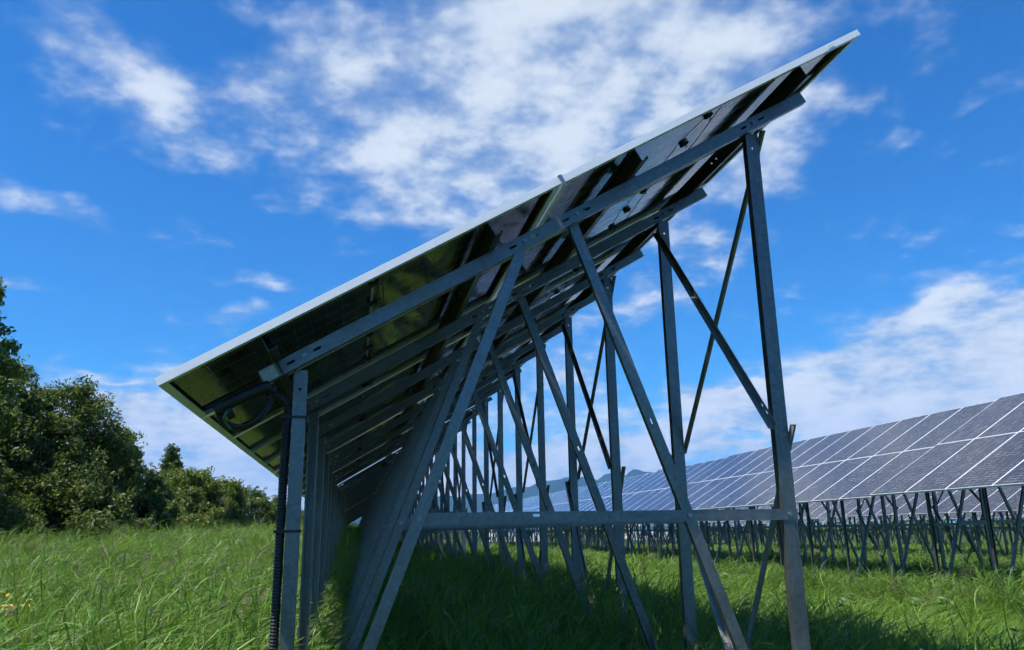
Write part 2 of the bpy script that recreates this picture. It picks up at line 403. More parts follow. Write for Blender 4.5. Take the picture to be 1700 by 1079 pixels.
# member lines in table-local x,z (x measured from the low edge)
def lx(x): return x - XA
def lz(z): return z + CAM_Z
RAF = (lx(-0.50), 0, lx(2.41), 0)
RAF_D = -0.075 - 0.034                      # rafter centre below the module plane
s0 = (lx(-0.485))/CT; s1 = (lx(2.44))/CT
ra = on_slope(s0, RAF_D); rb = on_slope(s1, RAF_D)
RAF_L = (rb - ra).length
def raf_under(x):                           # height of the rafter's lower face at local x
    k = (x - ra.x)/(rb.x - ra.x); return ra.z + k*(rb.z-ra.z) - 0.034/CT
def rs(x): return (x - ra.x)/CT             # position along the rafter
xl, xr = lx(-0.258), lx(2.172)              # front and rear post centre lines
Ls_top = Vector((lx(0.800), 0, raf_under(lx(0.80)))); Ls_bot = Vector((lx(0.098) - 0.386*0.9, 0, lz(-0.486) - 0.9))
Rs_top = Vector((lx(1.093), 0, raf_under(lx(1.093)))); Rs_bot = Vector((lx(1.842) + 0.372*0.85, 0, lz(-0.559) - 0.85))
ZC = lz(0.062)
def strut_x(top, bot, z): return top.x + (bot.x-top.x)*(z-top.z)/(bot.z-top.z)
BURY = -0.35
SL = lambda x: [(rs(x)-0.075, 0, 0.042, 0.013), (rs(x)-0.005, 0, 0.016, 0.016), (rs(x)+0.06, 0, 0.042, 0.013)]
P_S = (0.45, 1.61, 2.49, 3.64)              # purlins up the slope
def frame_meshes():
    d = {}
    sl = SL(xl+0.02) + SL(Ls_top.x+0.02) + SL(Rs_top.x+0.01) + SL(xr-0.01)
    d['rafter'] = (channel('rafter', RAF_L, 0.068, 0.045, slots=sl), in_frame(ra.x, ra.z, rb.x, rb.z, 0))
    for nm, x, h in (('front_post', xl, 0.060), ('rear_post', xr, 0.076)):
        top = raf_under(x - 0.02) + 0.0
        L = top - BURY
        me = channel(nm, L, h, 0.045, slots=[(L-0.09, 0, 0.014, 0.014)])
        d[nm] = (me, Matrix.Translation((x, 0.050, BURY)) @ Matrix.Rotation(-math.pi/2, 4, 'Y'))
    for nm, a, b, y in (('front_strut', Ls_top, Ls_bot, 0.004), ('rear_strut', Rs_top, Rs_bot, 0.050)):
        b = a + (b-a)*1.12
        L = (b-a).length
        zz = (a.z - 2.15)/(a.z-b.z)*L if nm == 'rear_strut' else 0
        sl = [(L*0.31, 0, 0.030, 0.011)] if nm == 'rear_strut' else []
        me = channel(nm, L, 0.054, 0.034, slots=sl)
        d[nm] = (me, Matrix.Translation((a.x, y, a.z)) @ Matrix.Rotation(-math.atan2(b.z-a.z, b.x-a.x), 4, 'Y'))
    cx0 = strut_x(Ls_top, Ls_bot, ZC) - 0.02; cx1 = xr + 0.040
    me = channel('crossbar', cx1-cx0, 0.054, 0.036, 0.004, 0, slots=[(0.58, 0.010, 0.040, 0.014), (0.42, -0.012, 0.012, 0.012)], top=1, bot=0)
    d['crossbar'] = (me, Matrix.Translation((cx0, 0.045, ZC)) @ Matrix.Rotation(math.pi, 4, 'X').inverted() @ Matrix.Rotation(math.pi, 4, 'X') @ Matrix.Translation((0, 0.0, 0)))
    return d
FR = frame_meshes()
def brace_mesh(name, dy, dz, extra0, extra1):
    L = math.hypot(dy, dz) + extra0 + extra1
    return channel(name, L, 0.038, 0.034, 0.004, 0, slots=[(0.05, 0, 0.028, 0.010), (0.11, 0, 0.028, 0.010), (0.17, 0, 0.028, 0.010)], top=0, bot=1, mat='brace')
# braces lie in the plane of the rear posts between two frames; (z at near frame, z at far frame, side)
BR = [('upper_brace', 2.05, 3.60, -0.030, 0.06, 0.03), ('upper_brace', 3.62, 2.02, 0.045, 0.09, 0.04),
      ('lower_brace', 1.92, -0.25, 0.045, 0.10, 0.0), ('lower_brace', -0.25, 1.92, -0.030, 0.0, 0.08)]
def brace_parts():
    out = []
    for nm, za, zb, xo, e0, e1 in BR:
        me = brace_mesh(nm, BAY, zb-za, e0, e1)
        d = Vector((0, BAY, zb-za)).normalized()
        X = d; Yv = Vector((1 if xo > 0 else -1, 0, 0)); Z = X.cross(Yv)
        # web's outer face towards -X side for left braces, right-handed basis
        m = Matrix(((X.x, Yv.x, Z.x, 0), (X.y, Yv.y, Z.y, 0), (X.z, Yv.z, Z.z, 0), (0, 0, 0, 1)))
        p = Vector((xr + (0.042 if xo > 0 else -0.042), 0.07, za)) - d*e0
        out.append((nm, me, Matrix.Translation(p) @ m))
    return out
BRP = brace_parts()
hx = MB(); hx.tube([(0, 0.004, 0), (0, -0.003, 0)], 0.0125, 12); hx.tube([(0, -0.003, 0), (0, -0.011, 0)], 0.0085, 6)
BOLT = hx.mesh('bolt', [M['bolt']])
PUR_L = NCOL*COLW - 0.06
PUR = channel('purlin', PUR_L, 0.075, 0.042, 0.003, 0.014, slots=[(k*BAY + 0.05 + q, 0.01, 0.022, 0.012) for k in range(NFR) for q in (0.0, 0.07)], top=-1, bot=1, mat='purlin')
ROT_SLOPE = Matrix.Rotation(-TILT, 4, 'Y')

def solar_table(loc, label, group=None, detail=0, ncol=NCOL, bolts=0, dz=0.0, sscale=1.0):
    """detail 2: modules with glass, back and junction boxes apart; 1: module + glass; 0: whole module"""
    t = empty('solar_table', loc); t.scale = (sscale, 1, sscale); tag(t, label, 'solar table', group)
    for r in range(2):
        for c in range(ncol):
            s = r*(SLOPE-PL); p = on_slope(s, 0)
            jit = random.uniform(-0.004, 0.004)
            m = Matrix.Translation((p.x, c*COLW + 0.002 + random.uniform(0, .004), p.z + dz)) @ Matrix.Rotation(-TILT + jit*0.6, 4, 'Y') @ Matrix.Rotation(jit*0.5, 4, 'X')
            if detail == 0:
                link('solar_panel', MOD[4], t, m)
            else:
                o = link('solar_panel', MOD[0], t, m)
                link('front_glass', MOD[1], o); link('back_glass', MOD[2], o)
                if detail == 2:
                    for q in (1/6, 1/2, 5/6):
                        link('junction_box', MOD[3], o, loc=(PL/2, PW*q, PT-0.0255), rot=(0, 0, random.uniform(-.1, .1)))
    nfr = NFR if ncol == NCOL else int((ncol-0.3)/BAY)
    for s in P_S:
        p = on_slope(s, -0.0385)
        # web normal down the slope, flanges up the slope
        X = Vector((0, -1, 0)); Z = N; Y = Z.cross(X)
        m = Matrix(((X.x, Y.x, Z.x, p.x), (X.y, Y.y, Z.y, 0.03 + PUR_L), (X.z, Y.z, Z.z, p.z + dz), (0, 0, 0, 1)))
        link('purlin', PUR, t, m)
    for k in range(nfr):
        y = INSET + k*BAY
        for nm, (me, m) in FR.items():
            if nm == 'front_post' and k > 0:      # these channels stand with the open side towards the row's end
                m = m @ Matrix.Rotation(math.pi, 4, 'X') @ Matrix.Translation((0, -0.045, 0))
            o = link(nm, me, t, Matrix.Translation((0, y, dz)) @ m)
            if k < bolts:
                inv = m.inverted()
                if nm == 'rafter':
                    for x in (xl+0.02, Ls_top.x+0.02, Rs_top.x+0.01, xr-0.01):
                        link('bolt', BOLT, o, loc=(rs(x)-0.005, -0.001, 0))
                if nm == 'crossbar':
                    L = xr + 0.040 - (strut_x(Ls_top, Ls_bot, ZC) - 0.02)
                    for x in (L-0.045, strut_x(Rs_top, Rs_bot, ZC) - (strut_x(Ls_top, Ls_bot, ZC) - 0.02)):
                        link('bolt', BOLT, o, loc=(x, -0.001, 0))
                if nm == 'front_strut':
                    L = (Ls_bot-Ls_top).length
                    q = (Ls_top.z-ZC)/(Ls_top.z-Ls_bot.z)*L
                    link('bolt', BOLT, o, loc=(q, -0.001, 0))
        if k % 2 == 0 and k < nfr-1:
            for nm, me, m in BRP:
                o = link(nm, me, t, Matrix.Translation((0, y, dz)) @ m)
                if k < bolts:
                    for q in (0.08, max(v.co.x for v in me.vertices) - 0.06):
                        link('bolt', BOLT, o, loc=(q, -0.001, 0))
    return t

ORD = ['first', 'second', 'third', 'fourth', 'fifth', 'sixth', 'seventh']
Y0 = 3.4225
near = solar_table((XA, Y0, 0), 'steel solar table overhead in the foreground, seen from its open end and underneath', 'tables of the near row', detail=2, bolts=4)
nlab = ['solar table directly behind the foreground one, beyond the bright slit in the dark underside',
        'third solar table of the near row, deep in the dark tunnel of posts',
        'fourth solar table of the near row, far down the tunnel of posts',
        'farthest solar table of the near row, at the end of the tunnel of posts']
for i in range(4):
    solar_table((XA, Y0 + (i+1)*12.22, 0), nlab[i], 'tables of the near row', detail=0, dz=-0.05*(i+1) if i < 2 else -0.08)

X1 = 9.60; ROWZ = 0.072; RSC = 0.917
rlab = ['solar table cut by the right picture edge, its top raised above the next one', 'second solar table from the right picture edge in the right row',
        'third solar table of the right row, mirroring broken bright cloud', 'fourth solar table of the right row, bluish and narrow',
        'fifth solar table of the right row, a thin blue band before the hills', 'farthest solar table of the right row, a pale sliver below the hills']
for i in range(6):
    solar_table((X1, 1.644 + i*12.0, ROWZ), rlab[i], 'tables of the right row', detail=1 if i < 3 else 0, bolts=1 if i == 0 else 0, dz=0.04 if i == 0 else (0.0 if i < 2 else -0.05), sscale=RSC)
for r, (X, z, n) in enumerate(((20.0, -0.09, 6), (30.4, -0.18, 6))):
    for i in range(n):
        if r == 0 and i == 0: pass
        solar_table((X, 7.2 + 3*r + i*12.1, z), '%s solar table counted from the right in the %s row, glimpsed under the nearer row' % (ORD[i], ('second', 'third')[r]),
                    ['tables of the second right row', 'tables of the third right row'][r], detail=0, dz=random.uniform(-.04, .04), sscale=RSC)

# string cables sagging from box to box under the near modules
for r_ in range(2):
    for off, amp in ((0.035, .022),):
        mb = MB(); pts = []
        for k in range(NCOL*8 + 1):
            yk = 0.10 + (NCOL*COLW-0.2)*k/(NCOL*8); ph = (k % 8)/8
            sg = on_slope(r_*(SLOPE-PL) + PL/2 + off + 0.02*math.sin(k*.37+r_), 0.012 - amp*math.sin(math.pi*ph)**2); pts.append((sg.x, yk, sg.z))
        mb.tube(pts, 0.0026, 5); link('string_cable', mb.mesh('string_cable', [M['black']], True), near)
# clamps on the open end of the near table
def clamp_mesh():
    mb = MB(); mb.box(-0.012, 0.012, -0.003, 0.025, PT, PT+0.004); mb.box(-0.007, 0.007, -0.003, -0.0005, -0.02, PT); mb.box(-0.006, 0.006, 0.006, 0.016, PT+0.004, PT+0.010)
    return mb.mesh('end_clamp', [M['bolt']])
CL = clamp_mesh()
for s in (SLOPE/2,):
    p = on_slope(s, 0); link('end_clamp', CL, near, Matrix.Translation((p.x, 0.0, p.z)) @ ROT_SLOPE)
mb = MB(); mb.box(-0.022, 0.022, -0.0012, 0, -0.007, 0.007); ST_ = mb.mesh('sticker', [M['sticker']])
p = on_slope(SLOPE-0.22, PT/2); link('sticker', ST_, near, Matrix.Translation((p.x, 0.0, p.z)) @ ROT_SLOPE)
# edge hooks under the open end (wire cable clips)
def wpt(u, v, y):
    d = ray(u, v); return Vector(d*(y/d.y)) + Vector((0, 0, CAM_Z))

# ------------------------------------------------------------------ conduit on the front post
def corrugated(mb, path, r, step=0.014):
    pts = [Vector(p) for p in path]; P = []; seglen = [0]
    for a, b in zip(pts, pts[1:]): seglen.append(seglen[-1] + (b-a).length)
    n = int(seglen[-1]/step*2); rad = []
    for i in range(n+1):
        q = seglen[-1]*i/n
        k = max(j for j in range(len(seglen)) if seglen[j] <= q + 1e-9); k = min(k, len(pts)-2)
        P.append(pts[k].lerp(pts[k+1], (q-seglen[k])/max(1e-6, seglen[k+1]-seglen[k]))); rad.append(r*(1.0 if i % 2 else 0.86))
    mb.tube(P, rad, 10)
def spline(ctrl, n=10):
    c = [Vector(p) for p in ctrl]; c = [c[0]*2-c[1]] + c + [c[-1]*2-c[-2]]; out = []
    for i in range(1, len(c)-2):
        for k in range(n):
            t = k/n; a, b, d, e = c[i-1], c[i], c[i+1], c[i+2]
            out.append(0.5*((2*b) + (d-a)*t + (2*a-5*b+4*d-e)*t*t + (3*b-a-3*d+e)*t**3))
    out.append(c[-2]); return out
YF = Y0 + INSET
def build_conduit():
    yy = YF + 0.07
    root = empty('cable_conduit', (XA + xl - 0.055, yy, 0))
    tag(root, 'black corrugated cable conduit tied to the front post and looping under the panel', 'conduit')
    base = Vector(root.location)
    def L(pts): return [Vector(p) - base for p in pts]
    px = XA + xl - 0.030 - 0.024
    mb = MB()
    path = [(px, yy, -0.1), (px, yy, 1.0), (px, yy, 1.9)] + spline([(px, yy, 1.95), (px+0.005, yy-0.01, 2.06), (px-0.04, yy-0.03, 2.12), (px-0.10, yy-0.05, 2.11)], 8)[1:]
    corrugated(mb, L(path), 0.021); link('downpipe', mb.mesh('downpipe', [M['black']]), root)
    mb = MB(); path = spline([wpt(447, 640, YF-0.03), wpt(425, 648, YF-0.05), wpt(395, 662, YF-0.06), wpt(368, 676, YF-0.06)], 8)
    corrugated(mb, L(path), 0.028, 0.017); link('thick_hose', mb.mesh('thick_hose', [M['black']], True), root)
    mb = MB(); a, b = wpt(372, 672, YF-0.06)-base, wpt(356, 682, YF-0.06)-base
    mb.tube([a, a.lerp(b, .3), a.lerp(b, .31), a.lerp(b, .7), a.lerp(b, .71), b], [.034, .034, .041, .041, .033, .033], 12)
    mb.tube([wpt(386, 682, YF-0.06)-base, wpt(375, 688, YF-0.06)-base], 0.03, 10)
    link('coupling', mb.mesh('coupling', [M['black']]), root)
    mb = MB(); mb.tube(L(spline([wpt(362, 684, YF-.05), wpt(368, 702, YF-.04), wpt(390, 712, YF-.02), wpt(415, 706, YF), wpt(440, 686, YF+.02), wpt(452, 660, YF+.04), wpt(456, 640, YF+.05)], 8)), 0.012, 8)
    mb.tube(L(spline([wpt(364, 684, YF-.06), wpt(374, 700, YF-.05), wpt(398, 708, YF-.03), wpt(424, 697, YF-.01), wpt(446, 668, YF+.02), wpt(454, 640, YF+.04)], 8)), 0.010, 8)
    link('cable_loop', mb.mesh('cable_loop', [M['black']], True), root)
    mb = MB(); mb.tube(L(spline([wpt(377, 683, YF-.09), wpt(372, 693, YF-.09), wpt(376, 704, YF-.07), wpt(384, 712, YF-.06)], 6)), 0.006, 6)
    link('earth_wire', mb.mesh('earth_wire', [M['cablegreen']], True), root)
    for v in (692, 882):
        z = wpt(486, v, YF+.05).z
        mb = MB(); x0, x1 = px-0.023, XA + xl + 0.033
        for (a, b, c, d) in ((x0, x1, 0.045, 0.049), (x0, x1, 0.100, 0.104), (x0-.004, x0, 0.045, 0.104), (x1, x1+.004, 0.045, 0.104)):
            mb.box(a-base.x, b-base.x, YF+c-base.y, YF+d-base.y, z-0.006, z+0.006)
        mb.box(px+0.0-base.x, px+.014-base.x, YF+.036-base.y, YF+.045-base.y, z-.008, z+.008)
        link('cable_tie', mb.mesh('cable_tie', [M['black']]), root)
    return root
build_conduit()
# tape wrapped on the rafter's low end, and hooks on the first purlin
mb = MB(); mb.box(0.004, 0.075, -0.003, -0.0005, -0.030, 0.028)
tp = mb.mesh('worn_label', [M['tape']]); link('worn_label', tp, near, Matrix.Translation((0, INSET, 0)) @ FR['rafter'][1])
mb = MB(); mb.box(0.088, 0.098, -0.006, 0.05, -0.040, 0.040)
link('rafter_tie', mb.mesh('rafter_tie', [M['black']]), near, Matrix.Translation((0, INSET, 0)) @ FR['rafter'][1])

# ------------------------------------------------------------------ vegetation: leaf-card trees
def leaf_cloud(centres, radii, per, size, seed, flat=0.8):
    r = np.random.default_rng(seed)
    n = int(sum(per)); c = np.repeat(np.asarray(centres), per, 0); rad = np.repeat(np.asarray(radii), per)
    d = r.normal(size=(n, 3)); d /= np.linalg.norm(d, axis=1, keepdims=True)
    p = c + d*(rad*r.uniform(0.15, 1.0, n)**0.6)[:, None]*np.array([1, 1, flat])
    nrm = d*0.6 + r.normal(size=(n, 3))*0.7 + np.array([0, 0, 0.35]); nrm /= np.linalg.norm(nrm, axis=1, keepdims=True)
    a = np.cross(nrm, r.normal(size=(n, 3))); a /= np.linalg.norm(a, axis=1, keepdims=True); b = np.cross(nrm, a)
    s = size*r.uniform(0.6, 1.35, n)[:, None]
    v = np.empty((n, 4, 3)); v[:, 0] = p - a*s; v[:, 1] = p + b*s*0.42 - a*s*.1; v[:, 2] = p + a*s + nrm*s*-0.15; v[:, 3] = p - b*s*0.42 - a*s*.1
    return v.reshape(-1, 3), np.arange(n*4).reshape(-1, 4)
def np_mesh(name, v, f, mat):
    me = bpy.data.meshes.new(name)
    me.vertices.add(len(v)); me.vertices.foreach_set('co', np.ascontiguousarray(v, dtype=np.float32).ravel())
    k = f.shape[1]; me.loops.add(f.size); me.loops.foreach_set('vertex_index', np.ascontiguousarray(f, dtype=np.int32).ravel())
    me.polygons.add(len(f)); me.polygons.foreach_set('loop_start', np.arange(0, f.size, k, dtype=np.int32)); me.polygons.foreach_set('loop_total', np.full(len(f), k, dtype=np.int32))
    me.materials.append(mat); me.update(calc_edges=True); return me
LEAFM = {
 'dark': foliage('dark_leaf', [(0, (0.033, 0.068, 0.016)), (.5, (0.075, 0.120, 0.027)), (.85, (0.135, 0.173, 0.041)), (1, (0.225, 0.195, 0.061))], .40, .5, .8),
 'mid': foliage('mid_leaf', [(0, (0.048, 0.090, 0.016)), (.5, (0.098, 0.150, 0.027)), (.85, (0.180, 0.225, 0.041)), (1, (0.285, 0.240, 0.068))], .40, .5, .8),
 'light': foliage('light_leaf', [(0, (0.051, 0.094, 0.015)), (.5, (0.112, 0.169, 0.028)), (.85, (0.184, 0.234, 0.043)), (1, (0.245, 0.246, 0.065))], .40, .5, .8),
 'poplar': foliage('poplar_leaf', [(0, (0.030, 0.063, 0.019)), (.6, (0.075, 0.128, 0.041)), (1, (0.150, 0.195, 0.081))], .40, .5, .8)}
def tree(az, D, top, rad, label, cat='tree', name='tree', kind='dark', base=0.4, leaves=9000, seed=1, size=0.066, shape='round', clumps=90):
    r = np.random.default_rng(seed)
    x, y = D*math.sin(R(az)), D*math.cos(R(az)); root = empty(name, (x, y, float(gz(x, y)))); tag(root, label, cat, 'trees and bushes at the field edge')
    H = top; mb = MB()
    lean = r.normal(size=2)*0.05*H
    tr = [(lean[0]*t*t, lean[1]*t*t, H*0.88*t - 0.15*(t == 0)) for t in np.linspace(0, 1, 9)]
    r0 = 0.028*H + 0.03
    mb.tube([Vector(p) + Vector(r.normal(size=3)*0.03*(0 < i < 8)) for i, p in enumerate(tr)], [r0*(1-0.9*t)+0.012 for t in np.linspace(0, 1, 9)], 8)
    cs, rs_ = [], []
    lob = r.uniform(0, 6.28, 4)
    for k in range(clumps):
        h = base + (1-base)*r.uniform(0, 1)**0.85 if base < 1 else 1
        z = H*(base*0.3 + (1-base*0.3)*r.uniform(0.0, 1.0)); u = z/H
        if shape == 'round': prof = math.sqrt(max(0.03, 1-abs((u-0.42)/0.60)**2.3))
        elif shape == 'poplar': prof = max(0.06, min(1.0, (1.02-u)*1.7))
        else: prof = math.sqrt(max(0.04, 1-abs((u-0.35)/0.68)**2))
        a = r.uniform(0, 2*math.pi)
        wob = 1 + 0.16*math.sin(2*a+lob[0]) + 0.12*math.sin(3*a+lob[1]+4*u) + 0.12*math.sin(9*u+lob[2])
        q = rad*prof*wob*r.uniform(0.35, 1.0)**0.5
        c = Vector((q*math.cos(a)+lean[0]*u*u, q*math.sin(a)+lean[1]*u*u, z)); cs.append(c); rs_.append(r.uniform(0.10, 0.25)*min(rad, 2.4)*(0.75+0.25*prof))
        t0 = max(0.08, u-0.25*r.uniform(0.5, 1.2)); i0 = Vector((lean[0]*t0*t0, lean[1]*t0*t0, H*.88*t0))
        if k % 2 == 0:
            mid = i0.lerp(c, 0.55) + Vector((0, 0, 0.06*H*r.uniform(-.2, 1))) + Vector(r.normal(size=3)*0.06*rad)
            mb.tube([i0, mid, c], [r0*0.34*(1-u*.6), r0*0.2*(1-u*.6), 0.006], 5, cap=False)
    link('trunk', mb.mesh('trunk', [M['bark']], True), root)
    w = np.array(rs_)**2; per = np.maximum(8, (leaves*w/w.sum()).astype(int))
    v, f = leaf_cloud(np.array([tuple(c) for c in cs]), rs_, per, size, seed+100)
    # twig tips poking out of the outline
    tips = []
    for c, q in zip(cs, rs_):
        for _ in range(3):
            d = r.normal(size=3); d[2] = abs(d[2])*1.2; d /= np.linalg.norm(d); tips += [np.array(c) + d*q*1.05, np.array(c) + d*q*1.05 + d*.13]
    v2, f2 = leaf_cloud(np.array(tips), [0.075*min(rad, 2)]*len(tips), [7]*len(tips), size*0.9, seed+200)
    link('crown', np_mesh('crown', np.concatenate([v, v2]), np.concatenate([f, f2+len(v)]), LEAFM[kind]), root)
    return root
def el_top(D, el): return CAM_Z + D*math.tan(R(el))
tree(-26.4, 21, el_top(21, 17.5), 1.75, 'tall tree at the left edge, one leafy bough reaching in over the others', kind='mid', seed=11, leaves=20000, size=.075, clumps=110)
tree(-23.6, 27, el_top(27, 10.6), 2.7, 'large dark round tree at the left picture edge', kind='dark', seed=12, leaves=60000, clumps=220)
tree(-19.0, 29, el_top(29, 9.0), 2.5, 'large dark tree sloping down towards the bushes, right of the leftmost one', kind='dark', seed=13, leaves=60000, clumps=220)
tree(-15.7, 30, el_top(30, 6.4), 1.5, 'olive-brown bushy tree on the right flank of the dark trees', kind='mid', seed=14, leaves=22000, clumps=90)
tree(-13.9, 31, el_top(31, 4.6), 1.4, 'low dark bush in front of the gap before the poplar', 'bush', 'bush', kind='dark', seed=15, leaves=26000, clumps=150, shape='bush', base=.1)
tree(-11.8, 48, el_top(48, 5.6), 1.45, 'slim pointed poplar rising behind the lighter bushes', kind='poplar', seed=16, leaves=16000, clumps=170, shape='poplar', size=.085)
tree(-11.0, 40, el_top(40, 3.9), 1.9, 'bright green bushy tree below the poplar', kind='light', seed=17, leaves=32000, clumps=180, shape='bush', base=.1, size=.07)
tree(-8.7, 43, el_top(43, 3.5), 1.7, 'yellowish green bush, middle of the row right of the poplar', 'bush', 'bush', kind='light', seed=18, leaves=32000, clumps=180, shape='bush', base=.1, size=.07)
tree(-6.6, 46, el_top(46, 2.9), 1.6, 'small dark-topped tree near the conduit post', kind='mid', seed=19, leaves=26000, clumps=150, shape='bush', base=.1, size=.07)
tree(-4.7, 49, el_top(49, 2.2), 1.8, 'low bush half hidden behind the conduit post', 'bush', 'bush', kind='mid', seed=20, leaves=26000, clumps=150, shape='bush', base=.1, size=.07)

tree(-24.0, 24, 3.6, 2.2, 'low dark thicket at the foot of the trees by the left picture edge', 'bush', 'bush', kind='dark', seed=31, leaves=24000, clumps=110, shape='bush', base=.05)
tree(-18.5, 26, 3.3, 2.3, 'low dark thicket at the foot of the big dark trees', 'bush', 'bush', kind='dark', seed=32, leaves=24000, clumps=110, shape='bush', base=.05)
tree(-12.4, 36, 2.9, 1.7, 'low shadowy bush under the bright bushy tree', 'bush', 'bush', kind='mid', seed=33, leaves=18000, clumps=90, shape='bush', base=.05)
def far_wood():
    r = np.random.default_rng(77); cs, rr = [], []
    for az in np.arange(-34, 66, .22):
        D = 190 + 25*math.sin(az*.3) + r.normal()*6; h = 2.6 + 1.2*math.sin(az*.9) + 0.8*math.sin(az*2.3+1) + r.uniform(0, .8); h = max(1.6, h)
        for k in range(7):
            z = r.uniform(.2, 1)*h; cs.append((D*math.sin(R(az)) + r.normal()*.5, D*math.cos(R(az)) + r.normal()*2, z - .5)); rr.append(r.uniform(.5, .95))
    v, f = leaf_cloud(np.array(cs), rr, [16]*len(cs), .34, 78)
    tag(link('far_wood', np_mesh('far_wood', v, f, LEAFM['mid'])), 'low line of far-off trees along the horizon behind the rows', 'trees', kind='stuff')
far_wood()

# ------------------------------------------------------------------ vegetation: reeds and grass
def ribbons(specs, segs=5):
    """specs: rows of (base xyz, direction xyz, length, width, droop, wind)"""
    V, Fq = [], []
    for (p, d, L, w, droop, wind) in specs:
        p = np.array(p, float); d = np.array(d, float); d /= np.linalg.norm(d); o = len(V)
        side = np.cross(d, (0.3, 1.0, 0.2)); 
        if np.linalg.norm(side) < .1: side = np.cross(d, (1, 0, 0))
        side = side + rng.normal(size=3)*0.45; side /= np.linalg.norm(side)
        for k in range(segs+1):
            t = k/segs; ww = w*(0.55+0.9*t if t < .35 else 1.0*(1-((t-.35)/.65)**1.6)+0.02)
            V += [p - side*ww/2, p + side*ww/2]
            if k < segs:
                d = d + np.array([wind, wind*.12, -droop])*(0.35+t)/segs*2; d /= np.linalg.norm(d); p = p + d*L/segs
        for k in range(segs): Fq.append((o+2*k, o+2*k+1, o+2*k+3, o+2*k+2))
    return V, Fq
def reed_clump(seed, stems, height, plume=False):
    r = np.random.default_rng(seed); sp = []; pl = []; dead = []
    for s in range(stems):
        b = np.array([r.normal()*.10, r.normal()*.10, -0.03]); h = height*r.uniform(.72, 1.12); lean = r.uniform(.10, .34)
        tip = b.copy(); d = np.array([lean*.4, r.normal()*.06, 1.0]); n = 7
        pts = [b.copy()]
        for k in range(n):
            d = d + np.array([lean*.16, r.normal()*.02, -0.01]); dd = d/np.linalg.norm(d); tip = tip + dd*h/n; pts.append(tip.copy())
        if s == 0 and seed % 2:       # last year's straw
            for k in range(n): dead.append((pts[k], pts[k+1]-pts[k], np.linalg.norm(pts[k+1]-pts[k])*1.02, .008, 0, 0))
            for k in range(3): dead.append((pts[2+k], (r.normal(), r.normal(), .6), r.uniform(.2, .4), .011, 1.2, .5))
            continue
        for k in range(n): sp.append((pts[k], pts[k+1]-pts[k], np.linalg.norm(pts[k+1]-pts[k])*1.02, .007, 0, 0))
        for k in range(2, n+1):
            for q in range(1 if k < n else 2):
                a = r.normal()*1.1 + (0 if r.random() < .75 else math.pi)
                out = np.array([math.cos(a), math.sin(a)*.8, r.uniform(.9, 2.4)])
                sp.append((pts[k], out, r.uniform(.28, .52)*(height/1.3)**.25, r.uniform(.006, .0105)*(1.8 if r.random() < .12 else 1), r.uniform(.35, 1.1), r.uniform(.3, .95)))
        if plume and r.random() < .6: pl.append((tip, dd))
    V, Fq = ribbons(sp, 4)
    mats = [M['reed']]; mi = [0]*len(Fq)
    if dead:
        V3, F3 = ribbons(dead, 4); Fq = Fq + [tuple(i+len(V) for i in f) for f in F3]; V = V + V3
    mats.append(M['straw']); mi += [1]*(len(Fq)-len(mi))
    if pl:
        ps = []
        for tip, dd in pl:
            for k in range(10):
                a = r.normal()*.8; ps.append((tip + dd*r.uniform(0, .09), np.array([math.cos(a)*.6+.3, math.sin(a)*.6, 1.1]), r.uniform(.07, .14), .007, .9, .8))
        V2, F2 = ribbons(ps, 2); Fq = Fq + [tuple(i+len(V) for i in f) for f in F2]; V = V + V2; mats.append(M['plume']); mi += [2]*len(F2)
    me = bpy.data.meshes.new('reed_clump'); me.from_pydata([tuple(v) for v in V], [], Fq)
    for m in mats: me.materials.append(m)
    me.polygons.foreach_set('material_index', mi); return me
def grass_clump(seed, n, height, spread=.14, wind=.9):
    r = np.random.default_rng(seed); sp = []
    for k in range(n):
        a = r.uniform(0, 6.28); q = spread*r.uniform(0, 1)**.5
        sp.append(((q*math.cos(a), q*math.sin(a), -0.02), (r.normal()*.22+.12, r.normal()*.22, 1), height*r.uniform(.6, 1.15), r.uniform(.006, .012), r.uniform(.25, 1.0), wind*r.uniform(.4, 1.1)))
    V, Fq = ribbons(sp, 5)
    me = bpy.data.meshes.new('grass_clump'); me.from_pydata([tuple(v) for v in V], [], Fq); me.materials.append(M['grass']); return me
def weed_clump(seed, height):
    r = np.random.default_rng(seed); sp = []
    for k in range(16):
        a = r.uniform(0, 6.28); z = height*r.uniform(.15, .9)
        sp.append(((r.normal()*.02, r.normal()*.02, z), (math.cos(a), math.sin(a), r.uniform(.3, 1.2)), r.uniform(.12, .26), r.uniform(.03, .06), 1.1, .3))
    sp.append(((0, 0, 0), (0.1, 0, 1), height, .012, 0, .1))
    V, Fq = ribbons(sp, 4)
    me = bpy.data.meshes.new('weed_clump'); me.from_pydata([tuple(v) for v in V], [], Fq); me.materials.append(M['weed']); return me
def source_collection(name, meshes):
    c = bpy.data.collections.new(name)
    for i, me in enumerate(meshes):
        o = bpy.data.objects.new('%s_%02d' % (name, i), me); c.objects.link(o)
    return c
